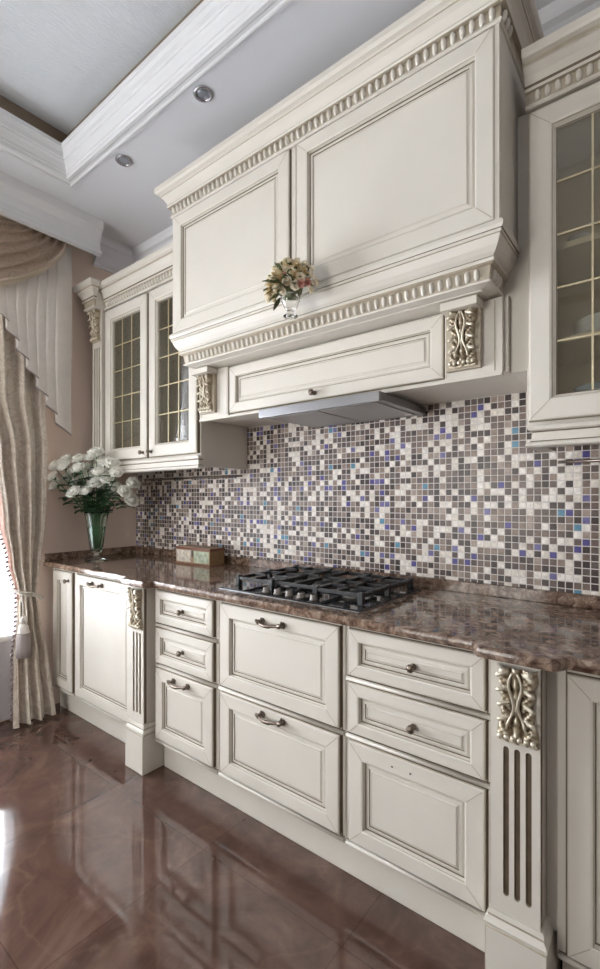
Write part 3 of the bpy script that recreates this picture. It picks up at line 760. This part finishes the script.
def inst(mesh, name, label, cat, loc, group):
    o = bpy.data.objects.new(name, mesh); C.objects.link(o); o.location = loc; return tag(o, label, cat, group)
for i in range(7): inst(PL, 'plate', 'white plate in the stack on the middle shelf of right glazed cabinet', 'plate', (2.87, -.20, 1.775+i*.0067), 'plates in the right cabinet')
for i in range(4): inst(BW, 'bowl', 'blue bowl in the stack on the bottom of right glazed cabinet', 'bowl', (2.85, -.22, 1.5195+i*.017), 'bowls in the right cabinet')
for i in range(3): inst(CU, 'cup', 'white cup in a row on the top shelf of right glazed cabinet', 'cup', (2.79+i*.09, -.18, 2.0595), 'cups in the right cabinet')
for i in range(4): inst(CU, 'cup', 'white cup on the middle shelf of left glazed cabinet', 'cup', (.36+i*.095, -.25, 1.7745), 'cups in the left cabinet')
for i in range(6): inst(PL, 'plate', 'white plate in the stack on the upper shelf of left glazed cabinet', 'plate', (.50, -.20, 2.0595+i*.0067), 'plates in the left cabinet')
for i in range(4): inst(GL, 'goblet', 'clear goblet on the bottom of left glazed cabinet', 'goblet', (.80+i*.075, -.21, 1.5195), 'goblets in the left cabinet')
for i in range(4): inst(GL, 'goblet', 'clear goblet on the middle shelf of left glazed cabinet behind right door', 'goblet', (.80+i*.075, -.20, 1.7745), 'goblets on the middle shelf')

# ------------------------------------------------------------------ box on the counter
def tin():
    pass
M['tinpale'] = simple('painted_pale_panel', (.50, .44, .36), .45, var=.35, bscale=45)
M['tingreen'] = simple('painted_green_panel', (.38, .42, .30), .45, var=.4, bscale=45)
M['tingold'] = simple('golden_wood', (.30, .19, .09), .4, var=.2, bscale=30)
M['tinred'] = simple('red_brown_edge', (.17, .055, .03), .45)
bx = thing('keepsake_box', 'small painted wooden box with pale picture panels on the counter', 'box', (.86, -.17, .90))
ba, bb, bc, bd = .700, 1.00, -.185, -.075
m = MB(); m.box(ba, bb, bc, bd, .9005, .985, 'tingold', .002); m.box(ba-.004, bb+.004, bc-.004, bd+.002, .9005, .909, 'tinred', .001); m.build('body', bx)
m = MB(); m.box(ba-.004, bb+.004, bc-.004, bd+.002, .9855, .998, 'tinred', .003); m.box(ba+.006, bb-.006, bc+.006, bd-.006, .998, 1.001, 'tingold'); m.build('lid', bx)
xm = (ba+bb)/2
m = MB(); m.box(ba+.006, xm-.014, bc-.0025, bc-.0002, .914, .982, 'tinpale', .0008); tag(m.build('picture_panel', bx), 'pale orange picture panel')
m = MB(); m.box(xm+.014, bb-.006, bc-.0025, bc-.0002, .914, .982, 'tingreen', .0008); tag(m.build('picture_panel', bx), 'green picture panel')
m = MB(); m.box(xm-.007, xm+.007, bc-.006, bc-.0002, .945, .984, 'bronze', .001); m.build('clasp', bx)

# ------------------------------------------------------------------ vase and roses
VX, VY = .235, -.432
va = thing('flower_vase', 'clear footed glass vase holding white roses on the corner of the counter', 'vase', (VX, VY, .90))
prof = [(.001, .9005), (.062, .9005), (.064, .904), (.050, .909), (.020, .918), (.014, .930), (.017, .942), (.030, .955), (.040, .985), (.047, 1.03), (.053, 1.08), (.061, 1.14), (.071, 1.195), (.073, 1.20),
        (.069, 1.196), (.058, 1.14), (.050, 1.08), (.044, 1.03), (.036, .985), (.026, .962), (.001, .957)]
m = MB(); m.lathe((VX, VY, 0), prof, 'vaseglass', 32, flute=.03, capb=False, capt=False); m.build('glass_body', va)
m = MB(); m.lathe((VX, VY, 0), [(.001, .9575), (.025, .9625), (.035, .985), (.043, 1.03), (.049, 1.08), (.053, 1.11), (.001, 1.11)], 'water', 32, flute=.03, capb=False, capt=False); m.build('water', va)
def bloom_mesh(seed, r=.036):
    rr = random.Random(seed); m = MB()
    m.ball((0, 0, r*.35), r*.42, 'rose', (1, 1, 1.2), 8)
    for layer, (n, tilt, sz, z0) in enumerate(((4, .25, .75, .1), (5, .55, .95, .05), (6, .95, 1.1, 0.0))):
        for k in range(n):
            a = 2*PI*k/n+layer*.5+rr.uniform(-.15, .15); tl = tilt+rr.uniform(-.1, .1)
            def pt(u, v):
                w = (u-.5)*1.5*sz*r*math.sin(PI*min(1, .25+v*.62))
                ln = v*sz*r*1.15; rad = r*.12+math.sin(tl)*ln+.10*r*math.sin(v*PI); zz = z0*r+math.cos(tl)*ln-(v**3)*r*.22*tl
                rad -= (u-.5)**2*r*.8*v
                c, s_ = math.cos(a), math.sin(a)
                return (rad*c-w*s_, rad*s_+w*c, zz)
            m.grid(pt, 4, 4, 'rose')
    m.lathe((0, 0, -.008), [(.003, -.006), (.008, 0), (.010, .008)], 'stem', 8)
    o = m.build('bloom', recalc=False); d = o.data; bpy.data.objects.remove(o); return d
BL = [bloom_mesh(s, r) for s, r in ((1, .042), (2, .038), (3, .045))]
def leaf_to(m, base, dirv, ln, wd, k='leaf', droop=.3):
    d = Vector(dirv).normalized(); side = d.cross(Vector((0, 0, 1)))
    if side.length < .1: side = Vector((1, 0, 0))
    side.normalize(); up = side.cross(d)
    def pt(u, v):
        w = (u-.5)*2*wd*math.sin(PI*(v*.93+.05))**.8
        return Vector(base)+d*ln*v+side*w+up*(abs(u-.5)*wd*.5)-Vector((0, 0, 1))*droop*ln*v*v
    m.grid(pt, 2, 5, k)
rv = Vector((.784, .62, 0)); dv = Vector((-.62, .784, 0))   # across / along the viewing direction
spots = []
# (across px, up px) read off the bunch as seen from the room
px = [(57, 467), (54, 478), (55, 486), (65, 468), (73, 473), (81, 463), (80, 470), (76, 484), (75, 494), (66, 462), (87, 492), (97, 457), (93, 471), (91, 483), (97, 484), (102, 468), (105, 475), (107, 478), (109, 494), (119, 481), (124, 473), (124, 493), (113, 470), (130, 501), (132, 485), (130, 474), (128, 467), (86, 478), (114, 487), (103, 488), (70, 478), (95, 465)]
T0 = 2.90
for i, (a, b) in enumerate(px):
    dep = R.uniform(-.10, .07)
    t = T0+dep; u = (a-300)/470; v = (499-b)/470
    D = dv+rv*u
    p = Vector((3.02, -1.927, 1.28))+D*t+Vector((0, 0, v*t))
    if p.z > 1.37: p.y = min(p.y, -.44)
    p.x = max(p.x, .05); p.y = min(p.y, -.12)
    spots.append(p)
for it in range(60):     # blooms push each other apart
    for i in range(len(spots)):
        for j in range(i):
            d = spots[i]-spots[j]
            if d.length < .068:
                d = d.normalized()*(.068-d.length)*.5 if d.length > 1e-4 else Vector((.01, 0, 0))
                spots[i] = spots[i]+d; spots[j] = spots[j]-d
    for p in spots:
        if p.z > 1.37: p.y = min(p.y, -.44)
        p.x = max(p.x, .055); p.y = min(p.y, -.10)
for i, p in enumerate(spots):
    base = Vector((VX, VY, .972+R.random()*.02))
    outd = Vector((p.x-VX, p.y-VY, 0))
    rim = Vector((VX, VY, 1.17))+outd.normalized()*min(.050, outd.length*.21); base += outd.normalized()*min(.020, outd.length*.085)
    root = thing('rose', 'white rose in the clear glass vase in the corner of the counter', 'flower', tuple(base), 'white roses in the glass vase')
    mid = rim.lerp(p, .5)+Vector((0, 0, .02))
    m = MB(); q = []
    for k in range(9):
        t = k/8
        q.append(base.lerp(rim, t*2) if t <= .5 else rim.lerp(mid, (t-.5)*4) if t <= .75 else mid.lerp(p-Vector((0, 0, .012)), (t-.75)*4))
    m.tube(q, .0022, 'stem', 6); m.build('stem', root)
    for k in range(5):
        a = R.uniform(0, 6.28); bp = rim.lerp(p, .18+.15*k)
        dd = Vector((math.cos(a), math.sin(a), R.uniform(-.1, .5)))
        if bp.y+dd.y*.07 > -.37 and bp.z > 1.33: dd.y = -abs(dd.y)
        if bp.x+dd.x*.08 < .02: dd.x = abs(dd.x)
        m = MB(); leaf_to(m, bp, dd, R.uniform(.06, .09), R.uniform(.020, .028)); m.build('leaf', root, recalc=False)
    o = put(BL[i % 3], 'bloom', root, p); tdir = (p-Vector((VX, VY, 1.15))).normalized()
    tdir = (tdir+Vector((.25, -.45, .1))).normalized()
    o.rotation_mode = 'QUATERNION'; o.rotation_quaternion = tdir.to_track_quat('Z', 'Y')

# ------------------------------------------------------------------ small flower arrangement on the hood
M['petal_cream'] = petal('cream_petal', (.95, .88, .74)); M['petal_pink'] = petal('pink_petal', (.72, .40, .33))
M['petal_gold'] = petal('gold_petal', (.74, .60, .36)); M['olive'] = simple('olive_leaf', (.12, .145, .055), .5, var=.4, bscale=40)
FX, FY, FZ = 1.926, -.60, 2.048
fa = thing('flower_arrangement', 'small posy of cream and pink dried flowers in a glass pot on the hood ledge', 'flower arrangement', (FX, FY, 1.975))
m = MB(); m.lathe((FX, FY, -.026), [(.001, 1.972), (.026, 1.972), (.027, 1.976), (.012, 1.984), (.012, 1.992), (.024, 2.004), (.034, 2.030), (.037, 2.048), (.034, 2.046), (.030, 2.03), (.020, 2.006), (.001, 1.998)], 'clearglass', 20, capb=False, capt=False); m.build('pot', fa)
m = MB()
m.ball((FX, FY, FZ+.004), .052, 'olive', (1, .8, .85), 10)
for i in range(110):
    a = R.uniform(0, 6.28); e = R.uniform(-.5, 1.4); d = Vector((math.cos(a)*math.cos(e), math.sin(a)*math.cos(e), math.sin(e)))
    if d.y > .25: d.y = -d.y
    leaf_to(m, Vector((FX, FY, FZ+.006))+d*.058, d+Vector((R.uniform(-.3, .3), 0, R.uniform(-.3, .3))), R.uniform(.03, .05), R.uniform(.007, .012), 'olive' if i % 4 else 'petal_gold', .2)
m.build('foliage', fa, recalc=False)
def posy(k, r):
    m = MB(); m.ball((0, 0, 0), r*.5, k, seg=6)
    for l, (n, tl) in enumerate(((5, .5), (6, 1.1))):
        for j in range(n):
            a = 2*PI*j/n+l*.4
            def pt(u, v):
                w = (u-.5)*r*1.3*math.sin(PI*(.2+.7*v)); rad = r*.1+math.sin(tl)*v*r*1.1; z = math.cos(tl)*v*r+.1*r
                return (rad*math.cos(a)-w*math.sin(a), rad*math.sin(a)+w*math.cos(a), z)
            m.grid(pt, 2, 3, k)
    o = m.build('bloom', recalc=False); d = o.data; bpy.data.objects.remove(o); return d
PM = [posy('petal_cream', .017), posy('petal_pink', .014), posy('petal_gold', .015), posy('petal_cream', .013)]
for i in range(58):
    t = (i+.5)/58; e = math.asin(1-1.45*t); a = i*2.39996
    d = Vector((math.cos(a)*math.cos(e), math.sin(a)*math.cos(e), math.sin(e)))
    if d.y > .35: d.y = -d.y
    p = Vector((FX, FY, FZ+.008))+Vector((d.x*.094, d.y*.060, d.z*.084))*R.uniform(.88, 1.06)
    p.y = min(p.y, FY+.045)
    o = put(PM[R.choice((0, 0, 0, 1, 2, 2, 3, 3, 3, 3))], 'bloom', fa, p); o.rotation_mode = 'QUATERNION'; o.rotation_quaternion = d.to_track_quat('Z', 'Y')

# ------------------------------------------------------------------ curtains on the left wall
def interp(tab, z):
    for (a, b) in zip(tab, tab[1:]):
        if a[0] >= z >= b[0]:
            t = (a[0]-z)/(a[0]-b[0]) if a[0] != b[0] else 0
            t = t*t*(3-2*t)
            return [p+(q-p)*t for p, q in zip(a[1:], b[1:])]
    return list(tab[-1][1:]) if z < tab[-1][0] else list(tab[0][1:])
# z, left y, right y, fold depth
DT = [(2.80, -1.12, -.62, .024), (1.9, -1.04, -.675, .026), (1.55, -.955, -.66, .026), (1.15, -.905, -.665, .024), (.92, -.865, -.69, .022), (.72, -.825, -.715, .020), (.60, -.830, -.70, .022), (.35, -.86, -.66, .026), (.012, -.875, -.635, .030)]
def drape_pt(u, v, off=0):
    z = 2.80+(0.012-2.80)*v; l, r, dpt = interp(DT, z)
    y = r+(l-r)*u; ph = u*2*PI*3.6+.9*math.sin(v*5)+.4*math.sin(u*9)
    x = .070+.085*max(0, (v-.70)/.30)**1.5+dpt*math.sin(ph)+.007*math.sin(ph*2.3+1)+off
    if .55 < z < .85: x += .012*math.sin(PI*u)
    return (x, y, z)
dr = thing('curtain', 'beige damask floor-length curtain gathered by a cord beside the base cabinets', 'curtain', (.085, -.78, 0))
m = MB(); m.grid(lambda u, v: drape_pt(u*.94, v), 110, 90, 'drape'); m.build('drape', dr, recalc=False)
m = MB(); m.grid(lambda u, v: drape_pt(.94+u*.06, v, .004), 6, 90, lambda u, v: 'lining' if v < .745 else 'drape'); m.build('lining', dr, recalc=False)
m = MB()
zz = 2.3
while zz > .05:
    x, y, z = drape_pt(1, (2.80-zz)/2.788); m.ball((x+.006, y-.008, z), .0085, 'fringe', seg=6); m.tube([(x+.006, y-.001, z+.008), (x+.006, y-.008, z)], .003, 'fringe', 5); zz -= .026
tag(m.build('bead_fringe', dr), 'mauve bead fringe')['kind'] = 'stuff'
# tie-back
tb = thing('curtain_tieback', 'cream cord tieback with grey tassel around the beige curtain', 'tieback', (.10, -.78, .7))
m = MB()
def loop(k, dz): return [(.075+.066*math.cos(a), -.768+.082*math.sin(a), .725+dz+.035*math.sin(a)*-1+.006*math.sin(a*3+k)) for a in [i*2*PI/28 for i in range(29)]]
m.tube(loop(0, 0), .006, 'cord', 8); m.tube(loop(1, .011), .006, 'cord', 8); m.build('cord', tb)
tx, ty = .150, -.815
m = MB(); m.tube([(.130, -.815, .735), (.140, -.816, .70), (tx, ty, .67), (tx, ty, .615)], .0055, 'cord', 8)
m.lathe((tx, ty, -.035), [(.004, .655), (.016, .645), (.020, .630), (.016, .615), (.012, .612), (.022, .600), (.026, .588), (.024, .578), (.030, .570), (.032, .562), (.028, .558)], 'cord', 16); m.build('tassel_head', tb)
m = MB(); m.lathe((tx, ty, -.035), [(.028, .560), (.034, .545), (.037, .48), (.039, .425), (.03, .423)], 'tassel', 28, flute=.04); m.build('tassel_skirt', tb)
# swag valance
SY0, SY1 = -.565, -2.10
def swag_pt(u, v):
    yr = SY0-(1-v)*.30; yl = SY1+(1-v)*.30
    y = yr+(yl-yr)*u; s = math.sin(PI*u)**.62
    zt = 2.835
    z = zt-s*(.035+.475*v)
    ph = v*2*PI*6.5
    fold = 1-2*abs(math.sin(ph/2))**.65
    x = .172+.030*fold*(.75+.25*s)+.024*s*v
    z += .030*math.sin(ph)*s
    return (x, y, z)
sw = thing('curtain_swag', 'draped taupe satin swag with braid edge under the window pelmet', 'curtain', (.09, -1.3, 2.4))
m = MB(); m.grid(lambda u, v: swag_pt(u, v*.93), 90, 130, 'swag'); m.build('drape', sw, recalc=False)
m = MB(); m.grid(lambda u, v: tuple(Vector(swag_pt(u, .93+v*.07))+Vector((.003, 0, 0))), 90, 8, 'trimband'); tag(m.build('braid_edge', sw, recalc=False), 'ivory braid edge')
# jabot
def jab():
    pts = []; y = -.530; s = 0.0; x = .108
    for k in range(7):
        pts.append((y, x+.012, s)); y2 = y-.105; pts.append((y2, x+.020, s+.105)); 
        pts.append((y2+.052, x-.004, s+.157)); y = y2+.052; s += .157
    return pts
jp = jab()
def jab_pt(u, v):
    f = u*(len(jp)-1); i = min(int(f), len(jp)-2); t = f-i; a, b = jp[i], jp[i+1]
    y = a[0]+(b[0]-a[0])*t; x = a[1]+(b[1]-a[1])*t+.006*math.sin(t*PI); s = a[2]+(b[2]-a[2])*t
    zb = 1.665+s*.62; z = 2.82+(zb-2.82)*v
    return (x+.004*math.sin(v*6), y, z)
jb = thing('curtain_jabot', 'pale mauve pleated satin jabot with stepped hem beside the swag', 'curtain', (.06, -.65, 1.7))
m = MB(); m.grid(lambda u, v: jab_pt(u, v*.988), 126, 30, 'jabot'); m.build('drape', jb, recalc=False)
m = MB(); m.grid(lambda u, v: tuple(Vector(jab_pt(u, .988+v*.012))+Vector((.0008, 0, 0))), 126, 1, 'fringe'); tag(m.build('hem', jb, recalc=False), 'darker piped hem')
# sheers
def sheer_pt(u, v, y0, y1):
    y = y0+(y1-y0)*u; return (.020+.010*math.sin(u*2*PI*13)+.004*math.sin(u*71), y, 2.82+(0.015-2.82)*v)
for (a, b, lb) in ((-.80, -2.5, 'white sheer curtain over the window left of the beige curtain'),):
    m = MB(); m.grid(lambda u, v: sheer_pt(u, v, a, b), 150, 12, 'sheer'); tag(m.build('sheer_curtain', recalc=False), lb, 'sheer curtain')

# ------------------------------------------------------------------ downlights
for (x, y, lb) in ((1.462, -.62, 'recessed ceiling downlight nearer the hood cabinet'), (.84, -.612, 'recessed ceiling downlight nearer the curtain')):
    root = thing('downlight', lb, 'ceiling light', (x, y, H), 'recessed ceiling downlights')
    m = MB(); m.lathe((x, y, 0), [(.030, 2.9995), (.040, 2.9995), (.042, 2.994), (.036, 2.990), (.029, 2.992), (.029, 2.9995)], 'chrome', 24, capb=False, capt=False); m.build('trim_ring', root)
    m = MB(); m.lathe((x, y, 0), [(.028, 2.9994), (.028, 2.9965), (.012, 2.9945), (.001, 2.994)], 'lampglass', 20, capt=False); m.build('lamp', root)

# ------------------------------------------------------------------ light
w = bpy.data.worlds.new('sky'); bpy.context.scene.world = w; w.use_nodes = True
bg = w.node_tree.nodes['Background']; bg.inputs['Color'].default_value = (.86, .93, 1, 1); bg.inputs['Strength'].default_value = 1.0
def daylight(name, loc, rot, sx, sy, power, col=(.97, .985, 1)):
    l = bpy.data.lights.new(name, 'AREA'); l.shape = 'RECTANGLE'; l.size = sx; l.size_y = sy; l.energy = power; l.color = col
    o = bpy.data.objects.new(name, l); C.objects.link(o); o.location = loc; o.rotation_euler = rot; return o
TL = math.radians(24)
for i, (a, b) in enumerate(WIN): daylight('window_daylight', (-.75, (a+b)/2, 1.35), (0, -PI/2-TL, 0), 2.1, b-a+.5, (560, 40)[i])
for (a, b) in FILL_WIN: daylight('window_daylight', ((a+b)/2, RY-.75, 1.35), (PI/2+TL, 0, 0), b-a+.5, 2.1, 135, (1, .95, .885))  # added warm fill lamp, shining in through the invented front window

# ------------------------------------------------------------------ camera
cd = bpy.data.cameras.new('camera'); cam = bpy.data.objects.new('camera', cd); C.objects.link(cam)
cam.location = (3.02, -1.927, 1.28); cam.rotation_euler = (PI/2, 0, PI/2-math.atan2(594, 470))
cd.sensor_fit = 'VERTICAL'; cd.sensor_height = 36; cd.lens = 470/969*36; cd.shift_y = 14.5/969; cd.clip_start = .02
sc = bpy.context.scene; sc.camera = cam
vs = sc.view_settings; vs.view_transform = 'Standard'; vs.look = 'None'; vs.exposure = 0.17; vs.gamma = 1; vs.use_curve_mapping = False
